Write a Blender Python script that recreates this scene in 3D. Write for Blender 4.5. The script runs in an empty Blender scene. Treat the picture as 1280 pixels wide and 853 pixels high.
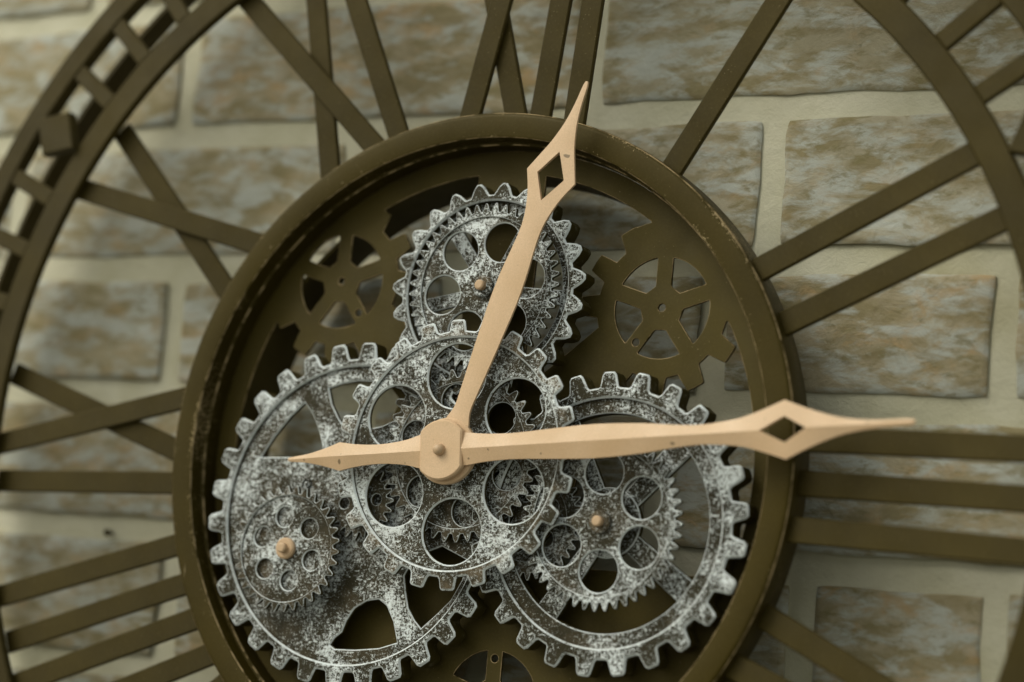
import bpy, bmesh, math, random
import numpy as np
from mathutils import Vector, Matrix, noise

random.seed(7)
R = math.radians
scene = bpy.context.scene

# ---------------------------------------------------------------- camera
# clock coordinates (x right, y up, z out of the wall) -> world (x, -z, y)
def W(v): return Vector((v[0], -v[2], v[1]))
cam_d = bpy.data.cameras.new('camera')
cam = bpy.data.objects.new('camera', cam_d)
scene.collection.objects.link(cam)
cr, cu, cb = W((.88105, .09014, -.46435)), W((-.00676, .98397, .17818)), W((.47298, -.15385, .86754))
cpos = W((.53153, -.10575, .92947))
cam.matrix_world = Matrix(((cr.x, cu.x, cb.x, cpos.x), (cr.y, cu.y, cb.y, cpos.y), (cr.z, cu.z, cb.z, cpos.z), (0, 0, 0, 1)))
cam_d.sensor_fit = 'HORIZONTAL'; cam_d.sensor_width = 36
cam_d.lens = 2649.06 / 1280 * 36
cam_d.clip_start = .01; cam_d.clip_end = 50
cam_d.dof.use_dof = True
cam_d.dof.focus_distance = (cpos - W((0.0, .0, .004))).dot(cb)
cam_d.dof.aperture_fstop = 2.9
scene.camera = cam

# ---------------------------------------------------------------- light
world = bpy.data.worlds.new('World'); scene.world = world; world.use_nodes = True
nt = world.node_tree; nt.nodes.clear()
out = nt.nodes.new('ShaderNodeOutputWorld'); bg = nt.nodes.new('ShaderNodeBackground')
sky = nt.nodes.new('ShaderNodeTexSky'); sky.sky_type = 'NISHITA'; sky.sun_disc = False
sky.sun_elevation = R(42); sky.sun_rotation = R(220); sky.dust_density = 4; sky.air_density = 1.2
hs = nt.nodes.new('ShaderNodeHueSaturation'); hs.inputs['Saturation'].default_value = .45
warm = nt.nodes.new('ShaderNodeMix'); warm.data_type = 'RGBA'; warm.blend_type = 'MULTIPLY'
warm.inputs[0].default_value = 1; warm.inputs[7].default_value = (1, 1, .88, 1)
nt.links.new(sky.outputs[0], hs.inputs['Color']); nt.links.new(hs.outputs[0], warm.inputs[6])
fill = nt.nodes.new('ShaderNodeMix'); fill.data_type = 'RGBA'; fill.blend_type = 'ADD'; fill.inputs[0].default_value = 1
fill.inputs[7].default_value = (1.95, 1.92, 1.45, 1)      # even light of an overcast, hazy surrounding
nt.links.new(warm.outputs[2], fill.inputs[6]); nt.links.new(fill.outputs[2], bg.inputs[0]); nt.links.new(bg.outputs[0], out.inputs[0])
bg.inputs[1].default_value = .12

sd = bpy.data.lights.new('sun', 'SUN'); sd.energy = 1.1; sd.angle = R(32); sd.color = (1, .98, .86)
sun = bpy.data.objects.new('sun', sd); scene.collection.objects.link(sun)
to_light = Vector((-.72, -.85, 1.0)).normalized()
sun.rotation_euler = to_light.to_track_quat('Z', 'Y').to_euler(); sun.location = to_light * 3

scene.view_settings.view_transform = 'Standard'; scene.view_settings.look = 'None'
scene.view_settings.gamma = 1; scene.view_settings.use_curve_mapping = False
scene.view_settings.exposure = 0
scene.render.engine = 'CYCLES'

# ---------------------------------------------------------------- node helpers
class NT:
    def __init__(s, name):
        s.m = bpy.data.materials.new(name); s.m.use_nodes = True; s.t = s.m.node_tree
        s.b = s.t.nodes['Principled BSDF']; s.co = s.n('ShaderNodeTexCoord')
    def n(s, k, **kw):
        o = s.t.nodes.new(k)
        for a, v in kw.items(): setattr(o, a, v)
        return o
    def l(s, a, b): s.t.links.new(a, b)
    def noise(s, scale, detail=4, rough=.6, dist=0, vec=None, stretch=None, rot=None, dim='3D'):
        o = s.n('ShaderNodeTexNoise'); o.noise_dimensions = dim
        o.inputs['Scale'].default_value = scale; o.inputs['Detail'].default_value = detail
        o.inputs['Roughness'].default_value = rough; o.inputs['Distortion'].default_value = dist
        v = vec or s.co.outputs['Object']
        if stretch or rot:
            mp = s.n('ShaderNodeMapping'); s.l(v, mp.inputs['Vector'])
            if stretch: mp.inputs['Scale'].default_value = stretch
            if rot: mp.inputs['Rotation'].default_value = rot
            v = mp.outputs[0]
        s.l(v, o.inputs['Vector']); return o.outputs['Fac']
    def ramp(s, f, stops, interp='LINEAR'):
        o = s.n('ShaderNodeValToRGB'); o.color_ramp.interpolation = interp
        e = o.color_ramp.elements
        while len(e) < len(stops): e.new(.5)
        for q, (p, c) in zip(e, stops):
            q.position = p; q.color = (c, c, c, 1) if not isinstance(c, tuple) else (*c, 1)
        s.l(f, o.inputs[0]); return o.outputs[0]
    def mix(s, f, a, b, mode='MIX'):
        o = s.n('ShaderNodeMix'); o.data_type = 'RGBA'; o.blend_type = mode
        for v, i in ((f, 0), (a, 6), (b, 7)):
            if isinstance(v, (int, float)): o.inputs[i].default_value = v if i == 0 else (v, v, v, 1)
            elif isinstance(v, tuple): o.inputs[i].default_value = (*v, 1)
            else: s.l(v, o.inputs[i])
        return o.outputs[2]
    def math(s, op, a, b=0, clamp=False):
        o = s.n('ShaderNodeMath'); o.operation = op; o.use_clamp = clamp
        for v, i in ((a, 0), (b, 1)):
            if isinstance(v, (int, float)): o.inputs[i].default_value = v
            else: s.l(v, o.inputs[i])
        return o.outputs[0]
    def bump(s, h, strength, dist):
        o = s.n('ShaderNodeBump'); o.inputs['Strength'].default_value = strength
        o.inputs['Distance'].default_value = dist; s.l(h, o.inputs['Height'])
        s.l(o.outputs[0], s.b.inputs['Normal'])
    def set(s, col=None, rough=None, metal=None, spec=None):
        for k, v in (('Base Color', col), ('Roughness', rough), ('Metallic', metal), ('Specular IOR Level', spec)):
            if v is None: continue
            if isinstance(v, tuple): s.b.inputs[k].default_value = (*v, 1)
            elif isinstance(v, (int, float)): s.b.inputs[k].default_value = v
            else: s.l(v, s.b.inputs[k])

DARK = (.030, .0212, .0016)
def mat_dark(name, wear=0.0, gloss=.0, DARK=DARK):
    m = NT(name)
    big = m.ramp(m.noise(18, 3), [(.35, .75), (.7, 1.2)])
    c = m.mix(1, DARK, big, 'MULTIPLY')
    c = m.mix(m.math('MULTIPLY', m.ramp(m.noise(700, 3), [(.45, 0), (.75, 1)]), .12), c, (.12, .095, .03))
    sp = m.ramp(m.noise(900, 2, .5), [(.70, 0), (.76, 1)])
    sp = m.math('MULTIPLY', sp, m.ramp(m.noise(30, 3), [(.45, 0), (.65, 1)]))
    c = m.mix(m.math('MULTIPLY', sp, .55), c, (.42, .34, .22))
    if wear:
        w = m.ramp(m.noise(110, 5, .7), [(.5 - wear * .12, 0), (.62 - wear * .06, .85)])
        c = m.mix(w, c, (.40, .30, .17))
    m.set(c, m.ramp(m.noise(60, 4), [(.3, .56 - gloss), (.7, .70 - gloss)]), 0.0, .30 + gloss)
    m.b.inputs['Specular Tint'].default_value = (1, .90, .66, 1)
    m.bump(m.noise(1300, 3), .12, .0004)
    return m.m
M = {}
M['dark'] = mat_dark('dark_bronze_paint')
M['plate'] = mat_dark('brown_plate_paint', 0, 0, (.044, .0325, .0042))
def mat_rim():
    m = NT('dark_bronze_rim')
    big = m.ramp(m.noise(18, 3), [(.35, .8), (.7, 1.2)])
    c = m.mix(1, DARK, big, 'MULTIPLY')
    c = m.mix(m.math('MULTIPLY', m.ramp(m.noise(700, 3), [(.45, 0), (.75, 1)]), .14), c, (.10, .08, .03))
    sep = m.n('ShaderNodeSeparateXYZ'); m.l(m.co.outputs['Object'], sep.inputs[0])
    rad = m.math('SQRT', m.math('ADD', m.math('POWER', sep.outputs[0], 2), m.math('POWER', sep.outputs[1], 2)))
    near_in = m.math('SUBTRACT', 1, m.math('MULTIPLY', m.math('ABSOLUTE', m.math('SUBTRACT', rad, .1668)), 260), True)
    near_out = m.math('SUBTRACT', 1, m.math('MULTIPLY', m.math('ABSOLUTE', m.math('SUBTRACT', rad, .1790)), 330), True)
    near = m.math('MAXIMUM', near_in, near_out)
    patch = m.ramp(m.noise(14, 4, .6), [(.44, .0), (.64, 1)])
    t = m.math('ADD', m.noise(900, 3, .7), m.math('MULTIPLY', m.math('MULTIPLY', near, patch), .22))
    c = m.mix(m.math('MULTIPLY', m.ramp(t, [(.70, 0), (.76, 1)]), .8), c, (.40, .31, .18))
    scr = m.ramp(m.noise(260, 3, .6, 2.5, None, (1, .12, 1), (0, 0, R(25))), [(.72, 0), (.75, 1)])
    c = m.mix(m.math('MULTIPLY', scr, .5), c, (.34, .28, .18))
    m.set(c, m.ramp(m.noise(60, 4), [(.3, .46), (.7, .60)]), 0, .22)
    m.b.inputs['Specular Tint'].default_value = (1, .86, .55, 1)
    m.bump(m.noise(1300, 3), .12, .0004)
    return m.m
M['rim'] = mat_rim()
M['edge'] = mat_dark('worn_bronze_edge', 1.0)
M['edge_soft'] = mat_dark('slightly_worn_edge', .35)

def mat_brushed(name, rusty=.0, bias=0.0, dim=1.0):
    m = NT(name)
    oi = m.n('ShaderNodeObjectInfo')
    add = m.n('ShaderNodeVectorMath'); add.operation = 'ADD'
    comb = m.n('ShaderNodeCombineXYZ')
    for k in range(3): m.l(m.math('MULTIPLY', oi.outputs['Random'], 3.1 + k), comb.inputs[k])
    m.l(m.co.outputs['Object'], add.inputs[0]); m.l(comb.outputs[0], add.inputs[1])
    v = add.outputs[0]
    a = m.noise(900, 5, .78, .6, v, (1, .55, 1), (0, 0, R(35)))
    b = m.noise(800, 5, .78, .6, v, (.55, 1.1, 1), (0, 0, R(-20)))
    f = m.math('MAXIMUM', a, b)
    big = m.noise(38, 4, .6, .5, v)
    f = m.math('ADD', f, m.math('MULTIPLY', m.math('SUBTRACT', big, .5), .40))
    f = m.math('ADD', f, bias)
    k = m.ramp(f, [(.535, 0), (.56, .35), (.60, 1)])
    base = m.mix(m.noise(60, 3, .5, 0, v), (.011, .0085, .001), (.030, .024, .006))
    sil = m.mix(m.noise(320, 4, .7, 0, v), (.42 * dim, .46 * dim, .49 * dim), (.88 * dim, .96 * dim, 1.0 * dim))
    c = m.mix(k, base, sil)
    if rusty:
        r = m.ramp(m.noise(70, 4, .6, .4, v), [(.45, 0), (.62, rusty)])
        c = m.mix(r, c, m.mix(m.noise(600, 4, .7, 0, v), (.07, .05, .025), (.42, .32, .21)))
    m.set(c, m.ramp(k, [(0, .55), (1, .42)]), m.math('MULTIPLY', k, .15), m.ramp(k, [(0, .25), (1, .5)]))
    m.bump(f, .6, .0007)
    return m.m
M['silver'] = mat_brushed('dry_brushed_silver', 0, .0)
M['silver_web'] = mat_brushed('dry_brushed_silver_web', .10, -.006)
M['silver_rusty'] = mat_brushed('dry_brushed_silver_with_rust', .35, -.004)
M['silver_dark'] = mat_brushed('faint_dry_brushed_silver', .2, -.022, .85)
M['silver_edge'] = mat_brushed('dry_brushed_edge', .12, .15)
def mat_side():
    m = NT('dark_gear_side')
    c = m.mix(m.ramp(m.noise(240, 4, .7), [(.56, 0), (.72, .8)]), (.040, .030, .003), (.15, .14, .10))
    m.set(c, .65, 0, .25); return m.m
M['side'] = mat_side()

def mat_tan(name, col):
    m = NT(name)
    c = m.mix(m.ramp(m.noise(1500, 2), [(.3, 0), (.7, 1)]), tuple(v * .90 for v in col), tuple(min(1, v * 1.07) for v in col))
    c = m.mix(m.ramp(m.noise(35, 4), [(.4, 0), (.75, .45)]), c, (col[0] * .80, col[1] * .74, col[2] * .60))
    c = m.mix(m.ramp(m.noise(120, 5, .7, .8, None, (1, 3, 1)), [(.58, 0), (.78, .35)]), c, (col[0] * 1.1, col[1] * 1.12, col[2] * 1.2))
    dots = m.ramp(m.noise(210, 1, .3), [(.775, 0), (.79, 1)])
    fine = m.ramp(m.noise(650, 2, .5), [(.74, 0), (.78, .5)])
    c = m.mix(m.math('MULTIPLY', m.math('MAXIMUM', dots, fine), .75), c, (.09, .065, .03))
    m.set(c, m.ramp(m.noise(80, 3), [(.3, .38), (.7, .55)]), .0, .5)
    m.bump(m.math('ADD', m.noise(1600, 3), m.noise(220, 3)), .14, .0004)
    return m.m
M['tan'] = mat_tan('tan_hand_paint', (.60, .42, .265))
M['pin'] = mat_tan('tan_brass_pin', (.50, .35, .22))

def mat_stone():
    m = NT('weathered_stone')
    oi = m.n('ShaderNodeObjectInfo'); rnd = oi.outputs['Random']
    geo = m.n('ShaderNodeNewGeometry'); p = geo.outputs['Position']
    wn = m.n('ShaderNodeTexWhiteNoise'); wn.noise_dimensions = '1D'; m.l(m.math('MULTIPLY', rnd, 91.7), wn.inputs['W'])
    r2 = wn.outputs['Value']
    off = m.n('ShaderNodeVectorMath'); off.operation = 'ADD'; m.l(p, off.inputs[0])
    cx_ = m.n('ShaderNodeCombineXYZ'); m.l(m.math('MULTIPLY', rnd, 17.0), cx_.inputs[0]); m.l(m.math('MULTIPLY', r2, 9.0), cx_.inputs[1]); m.l(cx_.outputs[0], off.inputs[1])
    p = off.outputs[0]                                    # every block has a grain of its own
    base = m.mix(rnd, (.30, .278, .19), (.385, .36, .275))
    base = m.mix(m.math('MULTIPLY', r2, .45), base, (.35, .275, .165))
    s1 = m.noise(38, 5, .6, .3, p, (.8, 1, 1.9), (0, R(12), 0))
    c = m.mix(m.ramp(s1, [(.42, 0), (.60, .9)]), base, (.225, .19, .10))
    s2 = m.noise(75, 6, .62, .4, p, (.5, 1, 1.4), (0, R(-24), 0))
    c = m.mix(m.ramp(s2, [(.45, 0), (.60, .85)]), c, (.44, .468, .445))
    s3 = m.noise(60, 5, .62, .4, p, (.7, 1, 1.3))
    c = m.mix(m.math('MULTIPLY', m.ramp(s3, [(.54, 0), (.70, .8)]), m.ramp(r2, [(.2, .35), (.8, 1)])), c, (.40, .275, .135))
    s4 = m.noise(150, 6, .7, .3, p, (.5, 1, 1.2), (0, R(-35), 0))
    c = m.mix(m.ramp(s4, [(.53, 0), (.66, .7)]), c, (.19, .165, .075))
    m.set(c, .85, 0, .3)
    m.bump(m.noise(70, 8, .68, .5, p), .55, .0035)
    return m.m
def mat_mortar():
    m = NT('lime_mortar')
    geo = m.n('ShaderNodeNewGeometry'); p = geo.outputs['Position']
    c = m.mix(m.ramp(m.noise(20, 5, .6, .3, p), [(.35, 0), (.65, 1)]), (.48, .465, .345), (.58, .565, .455))
    c = m.mix(m.ramp(m.noise(9, 4, .6, .3, p), [(.52, 0), (.72, .6)]), c, (.36, .33, .19))
    m.set(c, .9, 0, .25)
    m.bump(m.noise(110, 8, .7, .2, p), .5, .003)
    return m.m
M['stone'] = mat_stone(); M['mortar'] = mat_mortar()

# ---------------------------------------------------------------- object helpers
col = scene.collection
def link(name, mesh, parent=None, mats=(), loc=None, label=None):
    o = bpy.data.objects.new(name, mesh); col.objects.link(o)
    for m in mats:
        if len(mesh.materials) < len(mats): mesh.materials.append(m)
    o.parent = parent
    if loc: o.location = loc
    if label: o['label'] = label
    return o

def circle(r, n=96, c=(0, 0)):
    return [(c[0] + r * math.cos(2 * math.pi * k / n), c[1] + r * math.sin(2 * math.pi * k / n)) for k in range(n)]

def gear(N, rt, rr, phase, tip=.42, base=.62, rnd=.12, wob=0.0):
    """outline of a spur gear: trapezoid teeth with slightly broken corners"""
    pts = []; P = 2 * math.pi / N; rg = random.Random(N)
    for k in range(N):
        a = R(phase) + k * P; t = tip * P / 2; b = base * P / 2; h = rt - rr
        e = rg.uniform(-wob, wob)
        prof = [(-P / 2, rr), (-b * 1.0 - (P / 2 - b) * .3, rr), (-b, rr + h * .10),
                (-t - (b - t) * rnd * 1.2, rt - h * rnd * 1.3), (-t + t * rnd * 1.8, rt), (0, rt * 1.0008),
                (t - t * rnd * 1.8, rt), (t + (b - t) * rnd * 1.2, rt - h * rnd * 1.3),
                (b, rr + h * .10), (b + (P / 2 - b) * .3, rr)]
        for da, r in prof: pts.append(((r + e * (r > rr)) * math.cos(a + da), (r + e * (r > rr)) * math.sin(a + da)))
    return pts

def holes(n, rh, rad, phase, seg=48):
    return [circle(rad, seg, (rh * math.cos(R(phase + 360 * k / n)), rh * math.sin(R(phase + 360 * k / n)))) for k in range(n)]

def slab(loops, z0, z1, bevel=.0005):
    """filled 2D outline (first loop) with holes, from z0 to z1, bevelled edges -> mesh"""
    cu_ = bpy.data.curves.new('tmp', 'CURVE'); cu_.dimensions = '2D'; cu_.fill_mode = 'BOTH'
    for lp in loops:
        s = cu_.splines.new('POLY'); s.points.add(len(lp) - 1)
        s.points.foreach_set('co', [v for x, y in lp for v in (x, y, 0, 1)]); s.use_cyclic_u = True
    b = min(bevel, (z1 - z0) * .45)
    cu_.extrude = (z1 - z0) / 2 - b; cu_.bevel_depth = b; cu_.bevel_resolution = 0; cu_.offset = -b
    ob = bpy.data.objects.new('tmp', cu_); col.objects.link(ob)
    dg = bpy.context.evaluated_depsgraph_get()
    me = bpy.data.meshes.new_from_object(ob.evaluated_get(dg))
    bpy.data.objects.remove(ob); bpy.data.curves.remove(cu_)
    me.transform(Matrix.Translation((0, 0, (z0 + z1) / 2)))
    bm = bmesh.new(); bm.from_mesh(me)
    bmesh.ops.remove_doubles(bm, verts=bm.verts, dist=1e-6)
    bmesh.ops.recalc_face_normals(bm, faces=bm.faces)
    bm.to_mesh(me); bm.free()
    return me

def finish(meshes, front=0, side=1, edge=2, angle=35, dull=()):
    """join meshes; faces get a slot by where they look: front, side wall, bevelled edge"""
    bm = bmesh.new()
    for q, me in enumerate(meshes):
        n0 = len(bm.faces); bm.from_mesh(me)
        if q in dull:
            bm.faces.ensure_lookup_table()
            for f in bm.faces[n0:]: f.tag = True
    bm.normal_update()
    for f in bm.faces:
        nz = f.normal.z
        f.material_index = front if abs(nz) > .92 else (side if abs(nz) < .25 else edge)
        f.smooth = True
        if f.tag and f.material_index == 0: f.material_index = 3
    me = bpy.data.meshes.new('m'); bm.to_mesh(me); bm.free()
    me.set_sharp_from_angle(angle=R(angle))
    for m in meshes:
        if m.users == 0: bpy.data.meshes.remove(m)
    return me

def lathe(profile, n=192, closed=True):
    """revolve (r, z) profile about the z axis"""
    bm = bmesh.new(); rings = []
    for r, z in profile:
        if r < 1e-7: rings.append([bm.verts.new((0, 0, z))])
        else: rings.append([bm.verts.new((r * math.cos(2 * math.pi * k / n), r * math.sin(2 * math.pi * k / n), z)) for k in range(n)])
    cnt = len(rings)
    for i in range(cnt if closed else cnt - 1):
        a, b = rings[i], rings[(i + 1) % cnt]
        for k in range(n):
            k2 = (k + 1) % n
            q = [a[k % len(a)], a[k2 % len(a)], b[k2 % len(b)], b[k % len(b)]]
            u = []
            for v in q:
                if v not in u: u.append(v)
            if len(u) > 2: bm.faces.new(u)
    bmesh.ops.recalc_face_normals(bm, faces=bm.faces)
    me = bpy.data.meshes.new('lathe'); bm.to_mesh(me); bm.free()
    for p in me.polygons: p.use_smooth = True
    me.set_sharp_from_angle(angle=R(32))
    return me

# ---------------------------------------------------------------- the wall
WZ = -.060
wall_bm = bmesh.new()
nx, nz_ = 90, 64; X0, X1, Y0, Y1 = -.72, .60, -.44, .52
gv = []
for j in range(nz_ + 1):
    row = []
    for i in range(nx + 1):
        x = X0 + (X1 - X0) * i / nx; y = Y0 + (Y1 - Y0) * j / nz_
        d = noise.fractal(Vector((x * 14, y * 14, 3.3)), .8, 2, 4) * .0007
        row.append(wall_bm.verts.new((x, -(WZ - .0016 + d), y)))
    gv.append(row)
for j in range(nz_):
    for i in range(nx): wall_bm.faces.new((gv[j][i], gv[j][i + 1], gv[j + 1][i + 1], gv[j + 1][i])).smooth = True
back = [wall_bm.verts.new((x, -(WZ - .12), y)) for x, y in ((X0, Y0), (X1, Y0), (X1, Y1), (X0, Y1))]
wall_bm.faces.new(back)
wall_bm.faces.new([v for v in gv[0]] + [back[1], back[0]])
wall_bm.faces.new([v for v in gv[-1]] + [back[2], back[3]])
wall_bm.faces.new([r_[0] for r_ in gv] + [back[3], back[0]])
wall_bm.faces.new([r_[-1] for r_ in gv] + [back[2], back[1]])
bmesh.ops.recalc_face_normals(wall_bm, faces=wall_bm.faces)
wm = bpy.data.meshes.new('wall'); wall_bm.to_mesh(wm); wall_bm.free()
wall = link('wall', wm, None, [M['mortar']]); wall['kind'] = 'structure'

def stone_mesh(w, h, seed):
    """rough-faced block: uneven outline, soft arrises, pitted face"""
    def lines(L):
        k = max(4, int((L - .03) / .010)); e = [0, .0012, .003, .0075]
        return e + [.015 + (L - .03) * q / k for q in range(k + 1)] + [L - q for q in reversed(e)]
    U, Vv = lines(w), lines(h); a, b = len(U) - 1, len(Vv) - 1
    bm = bmesh.new(); g = []
    for j in range(b + 1):
        row = []
        for i in range(a + 1):
            u, v = U[i] / w, Vv[j] / h
            x, y = (u - .5) * w, (v - .5) * h
            e = min(u * w, (1 - u) * w, v * h, (1 - v) * h)
            wob = .0022 * noise.noise(Vector((x * 22, y * 22, seed * 3.7))) + .0010 * noise.noise(Vector((x * 75, y * 75, seed * 2.9)))
            cx = x * (1 - .012 * (2 * v - 1) ** 8) + wob
            cy = y * (1 - .02 * (2 * u - 1) ** 10) + .0020 * noise.noise(Vector((x * 20, y * 20, seed * 5.1 + 9))) + .0011 * noise.noise(Vector((x * 70, y * 70, seed * 4.3)))
            rise = .0012 * (1 - math.exp(-e / .0010)) - .0002
            rise += (.0010 * noise.fractal(Vector((x * 30, y * 38, seed * 2.3)), .8, 2, 5) + .0008 * noise.noise(Vector((x * 60 + y * 40, y * 60, seed * 1.3)))) * min(1, e / .006)
            row.append(bm.verts.new((cx, -rise, cy)))
        g.append(row)
    for j in range(b):
        for i in range(a): bm.faces.new((g[j][i], g[j][i + 1], g[j + 1][i + 1], g[j + 1][i])).smooth = True
    rim = g[0][:] + [r_[-1] for r_ in g[1:]] + g[-1][-2::-1] + [r_[0] for r_ in g[-2:0:-1]]
    bk = [bm.verts.new((v.co.x * .97, .03, v.co.z * .97)) for v in rim]
    for k in range(len(rim)):
        k2 = (k + 1) % len(rim); bm.faces.new((rim[k2], rim[k], bk[k], bk[k2]))
    bmesh.ops.recalc_face_normals(bm, faces=bm.faces)
    me = bpy.data.meshes.new('stone'); bm.to_mesh(me); bm.free(); me.set_sharp_from_angle(angle=R(40)); return me
# courses: (bottom, top, joint positions)
J = .0146
courses = [(-.360, -.282, (-.60, -.41, -.20, .03, .22, .43)), (-.282, -.203, (-.52, -.30, -.09, .13, .33, .52)), (-.203, -.122, (-.64, -.40, -.17, .02, .21, .40)),
           (-.122, -.0415, (-.55, -.405, -.232, -.02, .160, .257, .44)), (-.0415, .040, (-.62, -.47, -.11, .075, .305, .48)),
           (.040, .1165, (-.60, -.44, -.251, -.06, .10, .254, .44)), (.1165, .198, (-.54, -.385, -.135, .127, .33, .52)),
           (.198, .2795, (-.62, -.43, -.262, .0145, .30, .46)), (.2795, .360, (-.55, -.34, -.15, .08, .29, .50)), (.360, .442, (-.42, -.2, .01, .2, .4))]
si = 0
for (y0, y1, js) in courses:
    y0, y1, js = y0 * .98 - .002, y1 * .98 - .002, [x * .98 + .0105 for x in js]
    for a, b in zip(js[:-1], js[1:]):
        si += 1
        w, h = b - a - J * random.uniform(.8, 1.1), y1 - y0 - J * random.uniform(.9, 1.1)
        o = link('stone_block', stone_mesh(w, h, si), wall, [M['stone']], ((a + b) / 2, -(WZ + random.uniform(-.0008, .0012)), (y0 + y1) / 2))
        o.rotation_euler.y = random.uniform(-.008, .008)
# small dark stud standing in for a hole in the wall at left
hole_stud = lathe([(0, .004), (.0016, .0036), (.0021, .0026), (.0021, .0012), (.001, .0008), (.001, -.01), (0, -.01)], 16, False)
no = link('hole_stud', hole_stud, wall, [M['side']], (-.2634, -(WZ + .001), -.0466)); no.rotation_euler.x = R(90)

# ---------------------------------------------------------------- the clock
clock = bpy.data.objects.new('wall_clock', None); col.objects.link(clock)
clock.rotation_euler.x = R(90)          # children use x right, y up, z out of the wall
clock['label'] = 'open skeleton wall clock with Roman numeral ring, silver gears and tan hands'
clock['category'] = 'clock'
DM = [M['dark'], M['dark'], M['edge']]
DS = [M['dark'], M['dark'], M['dark']]

# ---- drum: rim, back plate, skirt
prof = [(.1795, -.0215), (.1799, -.0208), (.1800, -.0034)]
for k in range(1, 7):
    a = R(90 * k / 6); prof.append((.1772 + .0028 * math.cos(a), -.0030 + .0030 * math.sin(a)))
prof += [(.1674, -.0001), (.1667, -.0003), (.1663, -.0008), (.1662, -.0014), (.1660, -.0090), (.1652, -.0096), (.1646, -.0104), (.1644, -.0215)]
rim_me = lathe(prof, 256)
bmr = bmesh.new(); bmr.from_mesh(rim_me)
for f in bmr.faces:
    rs = [math.hypot(v.co.x, v.co.y) for v in f.verts]; zs = [v.co.z for v in f.verts]
    rmid, zmid = sum(rs) / 4, sum(zs) / 4
    f.material_index = 0
    if zmid > -.0007 and .1662 < rmid < .1669: f.material_index = 1
    if .1778 < rmid < .1796 and zmid > -.0022: f.material_index = 1 if rmid > .1790 else 0
    if .1644 < rmid < .1654 and -.0106 < zmid < -.0088: f.material_index = 2
bmr.to_mesh(rim_me); bmr.free()
drum = link('drum_rim', rim_me, clock, [M['rim'], M['edge'], M['edge_soft']])
skirt = lathe([(.1526, -.0222), (.1546, -.0222), (.1546, -.053), (.1526, -.053)], 160)
link('drum_skirt', skirt, clock, [M['plate']])

# back plate: ring + three pierced decorative gears, contoured from one distance field
DEC = [(-.0944, .0949, 29.2), (.0969, .0801, 28.6), (.0205, -.1215, 15.0)]
def dec_r(th, ph):
    P = R(30); t = np.abs(((th - R(ph) + P / 2) % P) - P / 2)
    return .0357 + .0096 * np.clip((R(9.6) - t) / R(3.6), 0, 1)
H = .00055; ax = np.arange(-.172, .172, H); gx, gy = np.meshgrid(ax, ax); gr_ = np.hypot(gx, gy)
solid = np.maximum(.1521 - gr_, gr_ - .1642)
for cx, cy, ph in DEC:
    solid = np.minimum(solid, np.hypot(gx - cx, gy - cy) - dec_r(np.arctan2(gy - cy, gx - cx), ph))
    tg = np.degrees(np.arctan2(gy - cy, gx - cx))
    if cy > 0:          # the tooth next to the ring runs into it without a gap
        lo, hi = (54, 150) if cx < 0 else (30, 122)
        solid = np.minimum(solid, np.maximum.reduce([np.hypot(gx - cx, gy - cy) - .0448, (lo - tg) * .0007, (tg - hi) * .0007]))
    L_ = math.hypot(cx, cy); ux, uy = cx / L_, cy / L_
    along = gx * ux + gy * uy; across = np.abs(-gx * uy + gy * ux)
    solid = np.minimum(solid, np.maximum(across - .014, np.maximum(-along, along - L_ + .03)))
solid = np.minimum(solid, gr_ - .058)
a88 = R(88); al = gx * math.cos(a88) + gy * math.sin(a88); ac = np.abs(-gx * math.sin(a88) + gy * math.cos(a88))
solid = np.minimum(solid, np.maximum.reduce([ac - .020, -al, al - .158]))          # broad tongue up to the ring
solid = np.minimum(solid, np.maximum(gy + .052, gr_ - .1642))                       # closed lower part
solid = np.maximum(solid, gr_ - .1642)
for cx, cy, ph in DEC:
    r = np.hypot(gx - cx, gy - cy); th = np.arctan2(gy - cy, gx - cx)
    for k in range(5):          # five fan-shaped openings between straight spokes
        a = R(90 + 36 + 72 * k)
        lx = (gx - cx) * math.cos(a) + (gy - cy) * math.sin(a); ly = -(gx - cx) * math.sin(a) + (gy - cy) * math.cos(a)
        s36, c36 = math.sin(R(36)), math.cos(R(36))
        win = np.maximum.reduce([r - .0259, .0113 - lx, .0042 - (lx * s36 - ly * c36), .0042 - (lx * s36 + ly * c36)])
        solid = np.maximum(solid, -win)
    solid = np.maximum(solid, .0021 - r)
    sp = R(90) if cy < 0 else (R(-54) if cx < 0 else R(-126))
    solid = np.maximum(solid, .0021 - np.hypot(gx - cx - .0218 * math.cos(sp), gy - cy - .0218 * math.sin(sp)))

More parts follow.
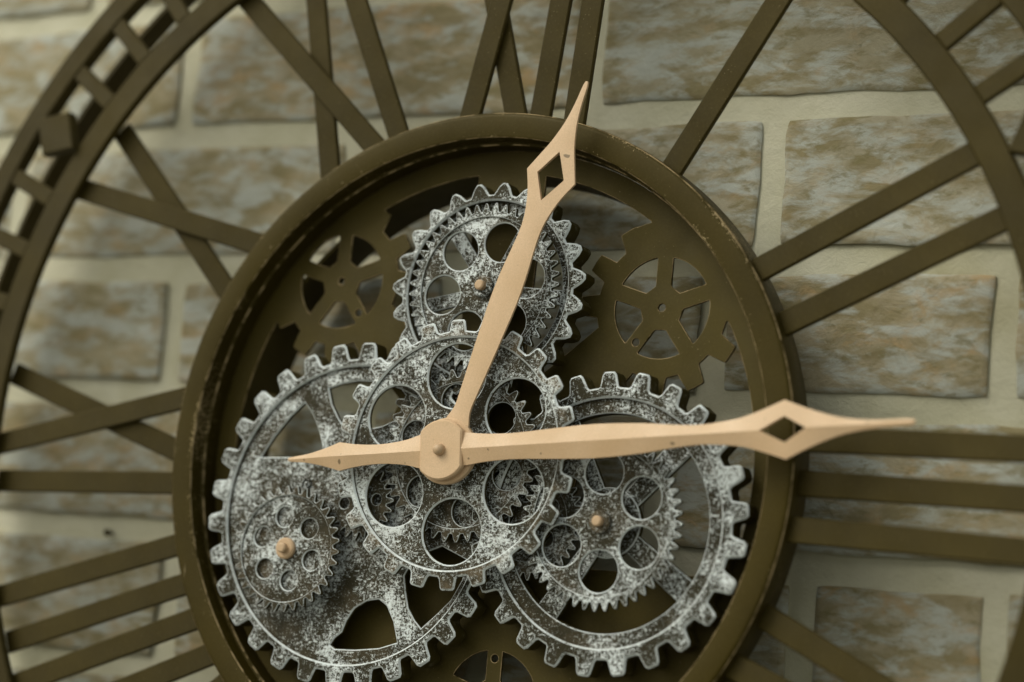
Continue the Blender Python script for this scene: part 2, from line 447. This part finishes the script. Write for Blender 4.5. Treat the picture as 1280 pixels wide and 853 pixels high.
def contours(F):
    """marching squares zero contours"""
    ny, nx = F.shape; S = F < 0; edges = {}
    code = S[:-1, :-1] * 1 + S[:-1, 1:] * 2 + S[1:, 1:] * 4 + S[1:, :-1] * 8
    def ev(j, i, e):
        if e == 0: return ('h', j, i)
        if e == 2: return ('h', j + 1, i)
        if e == 3: return ('v', j, i)
        return ('v', j, i + 1)
    T = {1: [(3, 0)], 2: [(0, 1)], 3: [(3, 1)], 4: [(1, 2)], 5: [(3, 2), (1, 0)], 6: [(0, 2)], 7: [(3, 2)], 8: [(2, 3)], 9: [(2, 0)], 10: [(0, 3), (2, 1)], 11: [(2, 1)], 12: [(1, 3)], 13: [(1, 0)], 14: [(0, 3)]}
    nxt = {}
    for j, i in zip(*np.nonzero((code > 0) & (code < 15))):
        for a, b in T[int(code[j, i])]: nxt[ev(j, i, a)] = ev(j, i, b)
    def pos(k):
        t, j, i = k
        if t == 'h': a, b = F[j, i], F[j, i + 1]; return (ax[i] + H * a / (a - b), ax[j])
        a, b = F[j, i], F[j + 1, i]; return (ax[i], ax[j] + H * a / (a - b))
    loops = []
    while nxt:
        s = next(iter(nxt)); lp = []; k = s
        while k in nxt:
            lp.append(pos(k)); k = nxt.pop(k)
        loops.append(lp)
    return loops
def simplify(lp, tol=.00006):
    out_ = [lp[0]]; i = 0; n = len(lp)
    while i < n - 1:
        j = min(i + 2, n - 1)
        while j < n - 1 and j - i < 40:
            (x0, y0), (x1, y1) = lp[i], lp[j + 1]; L2 = math.hypot(x1 - x0, y1 - y0) or 1e-9
            if max(abs((x1 - x0) * (y0 - q[1]) - (x0 - q[0]) * (y1 - y0)) / L2 for q in lp[i + 1:j + 1]) > tol: break
            j += 1
        out_.append(lp[j]); i = j
    return out_[:-1] if len(out_) > 3 else out_
loops = [simplify(l) for l in contours(solid) if len(l) > 12]
plate = finish([slab(loops, -.0220, -.0200, .0003)])
link('back_plate', plate, clock, [M['plate'], M['plate'], M['edge']])

# ---- numeral ring
RZ = .010
ring = finish([slab([circle(.3132, 256), circle(.2976, 256)], RZ - .0055, RZ, .0010)])
nring = link('numeral_ring', ring, clock, DS)
orail = finish([slab([circle(.3592, 256), circle(.3450, 256)], RZ - .009, RZ, .0010)])
link('outer_rail', orail, nring, DS)
hoop = lathe([(.3520, -.0224), (.3545, -.0224), (.3545, -.0370), (.3520, -.0370)], 200)
link('rear_hoop', hoop, nring, [M['dark']])
rung_me = finish([slab([[(-.0163, -.0050), (.0163, -.0050), (.0163, .0050), (-.0163, .0050)]], -.0045, -.0006, .0008)])
dia_me = finish([slab([[(-.0170, 0), (0, -.0150), (.0170, 0), (0, .0150)]], -.003, .0045, .0008)])
for k in range(60):
    a = R(-2.3 + 6 * k); c = (.3291 * math.cos(a), .3291 * math.sin(a), RZ)
    o = link('diamond_marker' if k % 5 == 0 else 'rung', dia_me if k % 5 == 0 else rung_me, nring, DS, c)
    o.rotation_euler.z = a
standoff = lathe([(0, -.0235), (.0030, -.0235), (.0030, .0020), (0, .0020)], 14, False)
for k in range(6):
    a = R(-2.3 + 60 * k); link('standoff', standoff, nring, [M['dark']], (.3532 * math.cos(a), .3532 * math.sin(a), 0))
BARS = [(-0.1386, 0.1122, -0.2646, 0.1456), (-0.1580, 0.0826, -0.2423, 0.1803), (-0.0711, 0.1635, -0.1636, 0.2539), (-0.1015, 0.1466, -0.1231, 0.2758), (-0.0579, 0.1686, -0.1059, 0.2828), (0.0099, 0.1780, -0.0215, 0.3012), (-0.0169, 0.1775, 0.0142, 0.3017), (0.0234, 0.1768, 0.0408, 0.2992), (0.0453, 0.1725, 0.0595, 0.2961), (0.1000, 0.1476, 0.1679, 0.2510), (0.1507, 0.0953, 0.2623, 0.1496), (0.1642, 0.0695, 0.2772, 0.1198), (0.1777, 0.0148, 0.3018, 0.0116), (0.1782, -0.0059, 0.3018, -0.0105), (0.1761, -0.0282, 0.3001, -0.0340), (0.1647, -0.0684, 0.2764, -0.1216), (0.1523, -0.0927, 0.2689, -0.1375), (-0.1783, -0.0040, -0.2996, 0.0382), (-0.1761, 0.0281, -0.3020, -0.0039), (-0.1772, -0.0198, -0.3010, -0.0243), (-0.1704, -0.0526, -0.2881, -0.0904), (-0.1629, -0.0725, -0.2793, -0.1150), (-0.1532, -0.0912, -0.2685, -0.1382), (-0.1415, -0.1085, -0.2562, -0.1599)]
for a in (-38, -35, -57, -63, -84, -80, -94, -105, -112, -117, -123, -137):      # strokes of the numerals below the frame
    BARS.append((.1785 * math.cos(R(a)), .1785 * math.sin(R(a)), .302 * math.cos(R(a * 1.005)), .302 * math.sin(R(a * 1.005))))
for n_, (x0, y0, x1, y1) in enumerate(BARS):      # strips rise a little from the drum to the back of the rail
    zi, zo = -.0062 - .0034 * (n_ % 2), .0042 - .0034 * (n_ % 2)
    L = math.hypot(x1 - x0, y1 - y0)
    me = finish([slab([[(0, -.0062), (L, -.0062), (L, .0062), (0, .0062)]], -.0032, 0, .0007)])
    me.transform(Matrix.Rotation(-math.atan2(zo - zi, L), 4, 'Y'))
    o = link('numeral_bar', me, nring, DS, (x0, y0, zi)); o.rotation_euler.z = math.atan2(y1 - y0, x1 - x0)

# ---- gears
GS = lambda a, e='silver_edge': [M[a], M['side'], M[e], M['silver_web']]
def axle(parent, z, r=.0026, h=.0056, rw=.0056):
    pin = lathe([(0, h), (r * .7, h), (r, h - .0006), (r, .0016), (r, -.016), (0, -.016)], 24, False)
    link('axle_pin', pin, parent, [M['pin']], (0, 0, z))
    was = lathe([(r, .0022), (rw * .85, .0022), (rw, .0015), (rw, -.0004), (r, -.0004)], 28)
    link('washer', was, parent, [M['silver_rusty']], (0, 0, z))

# lower left: thick ring gear with a pierced, recessed web
A_ = [(-.0618, .0278), (-.0545, .0393), (-.0456, .0503), (-.0374, .0578), (-.0315, .0515), (-.0263, .0422), (-.0232, .0337), (-.0238, .0303), (-.0300, .0287), (-.0429, .0285)]
B_ = [(-.0231, .0658), (-.0149, .0685), (-.0051, .0702), (.008, .0698), (.021, .0665), (.031, .0625), (.024, .052), (.012, .0465), (.000, .0443), (-.0094, .0439), (-.0152, .0502), (-.0201, .0573)]
C_ = [(-.0061, -.0683), (-.0036, -.0644), (.0004, -.0612), (.0026, -.0549), (.0067, -.0485), (.0135, -.0443), (.0206, -.043), (.0257, -.046), (.0305, -.0538), (.034, -.0641), (.0235, -.0677), (.0092, -.0696), (-.0029, -.0701)]
D_ = [(.0345, -.030), (.0363, -.0384), (.0387, -.0463), (.0431, -.0521), (.0473, -.0559), (.0566, -.0472), (.0629, -.0407), (.0685, -.030), (.070, -.020), (.055, -.014), (.040, -.020)]
g = finish([slab([gear(30, .0902, .0818, 5.6, .44, .64, .14, .0004), circle(.0778, 128)], -.016, -.004, .0009),
            slab([circle(.0790, 128), A_, B_, C_, D_], -.0095, -.0063, .0006)], dull=(1,))
gl = link('gear', g, clock, GS('silver'), (-.0633, -.0320, 0), 'large thick gear at the lower left with pierced web')
scr = lathe([(0, .0012), (.0010, .0012), (.0013, .0003), (.0019, .0003), (.0023, .0011), (.0028, .0008), (.0030, -.001)], 24, False)
link('screw', scr, gl, [M['silver']], (-.0304, .0148, -.0060))

# lower right: thick ring gear with five spokes
spk = []
for a in (47, -35.5, -123, 119, -195):
    ca, sa = math.cos(R(a)), math.sin(R(a))
    spk.append(slab([[(.010 * ca - w * sa, .010 * sa + w * ca) if r == 0 else (.0552 * ca - w * sa, .0552 * sa + w * ca) for r, w in ((0, -.0048), (1, -.0062), (1, .0062), (0, .0048))]], -.0118, -.0085, .0004))
g = finish([slab([gear(25, .0749, .0668, 6.9, .38, .60, .14, .0004), circle(.0613, 128)], -.016, -.004, .0009),
            slab([circle(.0620, 128), circle(.0540, 128)], -.0135, -.0065, .0005),
            slab([circle(.0175, 64)], -.0122, -.0078, .0005)] + spk, dull=(1,))
gr = link('gear', g, clock, GS('silver'), (.0830, -.0295, 0), 'large thick spoked gear at the lower right')
g = finish([slab([gear(48, .0432, .0393, .9, .26, .70, .22, .0003), *[circle(.0366, 96)]], -.0012, .0016, .0003),
            slab([circle(.0372, 96), *holes(6, .0240, .0103, 31.5)], -.0022, .0004, .0006)], dull=(1,))
dR = link('gear', g, clock, GS('silver'), (.0833, -.0299, 0), 'fine toothed gear with six holes over the lower right gear'); axle(dR, .0008)

# top: thick ring gear, spokes, and a fine gear inside it
spk = []
for a in (128, 62, -5, -80, -168):
    ca, sa = math.cos(R(a)), math.sin(R(a))
    spk.append(slab([[(.008 * ca - w * sa, .008 * sa + w * ca) if r == 0 else (.0420 * ca - w * sa, .0420 * sa + w * ca) for r, w in ((0, -.0035), (1, -.0038), (1, .0038), (0, .0035))]], -.0125, -.0095, .0004))
g = finish([slab([gear(23, .0563, .0500, 6.2, .30, .74, .26, .0004), circle(.0467, 128)], -.016, -.004, .0009),
            slab([circle(.0480, 128), circle(.0415, 96)], -.0140, -.0090, .0004),
            slab([circle(.0130, 48)], -.0128, -.0085, .0004)] + spk, dull=(1,))
gt = link('gear', g, clock, GS('silver'), (.0045, .0869, 0), 'thick gear with blunt teeth at the top')
g = finish([slab([gear(47, .0436, .0394, 1.2, .26, .70, .22, .0003), circle(.0366, 96)], -.0032, -.0004, .0003),
            slab([circle(.0372, 96), *holes(6, .0245, .0102, 10)], -.0042, -.0016, .0006)], dull=(1,))
dt = link('gear', g, clock, GS('silver'), (.0047, .0876, 0), 'fine toothed gear with six holes inside the top gear'); axle(dt, -.0013)

# small gear over the lower left one
g = finish([slab([gear(34, .0330, .0293, 10.3, .26, .70, .22, .0003), circle(.0279, 80)], .0012, .0040, .0003),
            slab([circle(.0284, 80), *holes(6, .0168, .0053, 41.5, 32)], .0002, .0028, .0005)], dull=(1,))
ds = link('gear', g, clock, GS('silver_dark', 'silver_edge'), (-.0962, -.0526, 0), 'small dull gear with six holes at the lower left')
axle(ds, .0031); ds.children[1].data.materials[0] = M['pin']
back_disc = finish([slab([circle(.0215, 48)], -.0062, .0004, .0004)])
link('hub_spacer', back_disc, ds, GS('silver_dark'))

# gears behind the middle one
g = finish([slab([gear(40, .0445, .0403, 3, .26, .68, .2, .0003), circle(.0375, 80)], -.0040, -.0012, .0003),
            slab([circle(.0380, 80), *holes(6, .0290, .0080, 42)], -.0046, -.0020, .0004)])
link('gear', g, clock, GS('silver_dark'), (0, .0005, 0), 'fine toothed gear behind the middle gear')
g = finish([slab([gear(22, .0198, .0160, 4, .26, .70, .2, .0002), *holes(4, .0098, .0030, 8, 24)], -.0035, -.0008, .0003)])
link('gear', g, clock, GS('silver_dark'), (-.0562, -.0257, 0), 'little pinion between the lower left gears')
g = finish([slab([gear(20, .0270, .0225, 4, .36, .66, .16, .0002), circle(.0165, 64)], -.0125, -.0070, .0004), slab([circle(.0170, 48), *holes(4, .0105, .0035, 30, 24)], -.0115, -.0085, .0004)])
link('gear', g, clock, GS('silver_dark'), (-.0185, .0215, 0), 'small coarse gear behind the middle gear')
g = finish([slab([gear(36, .0300, .0265, 4, .26, .70, .2, .0002), circle(.021, 64)], -.0100, -.0072, .0003), slab([circle(.0215, 48), *holes(5, .0135, .0042, 30, 24)], -.0095, -.0078, .0004)])
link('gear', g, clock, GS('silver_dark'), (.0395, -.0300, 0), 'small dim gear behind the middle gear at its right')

# the middle gear
g = finish([slab([gear(24, .0690, .0627, 3.4, .44, .60, .12, .0005), circle(.0592, 128)], .0030, .0066, .0009),
            slab([circle(.0598, 128), *holes(6, .0397, .0166, 34, 64)], .0016, .0048, .0008)], dull=(1,))
gm = link('gear', g, clock, GS('silver_rusty', 'silver_edge'), (0, .0005, 0), 'middle gear with six large holes and rusty teeth behind the hands')

# ---- hands
def hand(stations, hole, zt, thick, ridge, mirror_tail=None):
    """stations: (distance along, half width); hole: (start, middle, end, half width)"""
    us = sorted(set([u for u, w in stations] + ([hole[0], hole[1], hole[2]] if hole else [])))
    su, sw = zip(*stations); bm = bmesh.new(); secs = []
    for u in us:
        w = float(np.interp(u, su, sw)); h0 = ridge * min(1.0, w / .006)
        hw = 0
        if hole and hole[0] < u < hole[2]:
            hw = hole[3] * ((u - hole[0]) / (hole[1] - hole[0]) if u <= hole[1] else (hole[2] - u) / (hole[2] - hole[1]))
        hz = lambda v: zt + h0 * (1 - abs(v) / w)
        V = lambda v, z: bm.verts.new((u, v, z))
        s = {'w': w, 'open': hw > 0}
        for sg, nm in ((1, 'l'), (-1, 'r')):
            s[nm + 'o'] = V(sg * w, zt); s[nm + 'b'] = V(sg * w, zt - thick)
        if hw > 0:
            for sg, nm in ((1, 'l'), (-1, 'r')):
                s[nm + 'i'] = V(sg * hw, hz(hw)); s[nm + 'j'] = V(sg * hw, zt - thick)
        else:
            t = V(0, hz(0)); b = V(0, zt - thick)
            s['li'] = s['ri'] = t; s['lj'] = s['rj'] = b
        secs.append(s)
    def F(*v):
        u = []
        for q in v:
            if q not in u: u.append(q)
        if len(u) > 2: bm.faces.new(u)
    for a, b in zip(secs[:-1], secs[1:]):
        for n in 'lr':
            F(a[n + 'o'], b[n + 'o'], b[n + 'i'], a[n + 'i']); F(a[n + 'b'], b[n + 'b'], b[n + 'j'], a[n + 'j'])
            F(a[n + 'o'], b[n + 'o'], b[n + 'b'], a[n + 'b'])
            if a['open'] or b['open']: F(a[n + 'i'], b[n + 'i'], b[n + 'j'], a[n + 'j'])
    for s in (secs[0], secs[-1]): F(s['lo'], s['li'], s['ro'], s['rb'], s['lj'], s['lb'])
    bmesh.ops.recalc_face_normals(bm, faces=bm.faces)
    for f in bm.faces: f.smooth = True
    me = bpy.data.meshes.new('hand'); bm.to_mesh(me); bm.free(); me.set_sharp_from_angle(angle=R(14)); return me
def dense(st, hole=None, n=3):
    """Catmull-Rom through the stations, corners kept where the outline kinks"""
    out_ = []
    for i in range(len(st) - 1):
        p0 = st[max(i - 1, 0)]; p1 = st[i]; p2 = st[i + 1]; p3 = st[min(i + 2, len(st) - 1)]
        m1 = (p2[1] - p0[1]) / max(p2[0] - p0[0], 1e-6); m2 = (p3[1] - p1[1]) / max(p3[0] - p1[0], 1e-6); d = p2[0] - p1[0]
        if len(p1) > 2: m1 = (p2[1] - p1[1]) / d
        if len(p2) > 2: m2 = (p2[1] - p1[1]) / d
        for k in range(n):
            t = k / n
            out_.append((p1[0] + d * t, (2 * t**3 - 3 * t**2 + 1) * p1[1] + (t**3 - 2 * t**2 + t) * d * m1 + (-2 * t**3 + 3 * t**2) * p2[1] + (t**3 - t**2) * d * m2))
    out_.append(st[-1][:2]); return out_
mst = [(-.0920, .0008, 1), (-.0905, .0011), (-.080, .0023), (-.0695, .0047), (-.0607, .0074, 1), (-.0508, .0058), (-.040, .0050), (-.030, .0053), (-.020, .0066), (-.0106, .0089), (0, .0085),
       (.0135, .0082), (.022, .0072), (.0316, .0066), (.0420, .0065), (.0626, .0075), (.0841, .0083), (.1095, .0072), (.1260, .0055), (.1385, .0047), (.150, .0054), (.160, .0068), (.1680, .0090),
       (.1818, .0139, 1), (.1935, .0089), (.207, .0044), (.2186, .0024), (.2292, .0017), (.2415, .0015), (.2432, .0009, 1)]
mh = link('minute_hand', hand(dense(mst), (.1696, .1817, .1923, .0062), .0158, .0014, .0020), clock, [M['tan']], (-.0006, .0005, 0), 'tan faceted hand pointing right with a tail and diamond cutout')
mh.rotation_euler.z = R(4.85)
hst = [(.0, .0090), (.0145, .0072), (.022, .0048), (.030, .0049), (.050, .0062), (.065, .0070), (.080, .0077), (.095, .0074), (.108, .0063), (.117, .0058), (.1245, .0063), (.1335, .0085), (.1395, .0107),
       (.1475, .0146, 1), (.156, .0107), (.165, .0067), (.176, .0034), (.186, .0019), (.196, .0012), (.1985, .0006, 1)]
hh = link('hour_hand', hand(dense(hst), (.1344, .1475, .1606, .0081), .0128, .0014, .0006), clock, [M['tan']], (0, .0005, 0), 'tan flat hand pointing up to the right with a diamond cutout')
hh.rotation_euler.z = R(72.15)
disc = finish([slab([circle(.0168, 72)], .0098, .0138, .0007)]); link('hub', disc, hh, [M['tan']] * 3); hh.children[0].rotation_euler.z = 0
disc = finish([slab([[(max(-.0118, min(.0122, x)), y) for x, y in circle(.0152, 96)]], .0142, .0182, .0008)]); link('hub', disc, mh, [M['tan']] * 3)
dome = lathe([(0, .0222), (.0012, .0220), (.0022, .0214), (.0029, .0204), (.0031, .0192), (.0031, .0170), (0, .0170)], 28, False)
link('hub_pin', dome, mh, [M['pin']])
arbor = lathe([(0, .0150), (.0050, .0150), (.0050, -.0200), (0, -.0200)], 32, False)
link('arbor', arbor, clock, [M['side']], (0, .0005, 0))
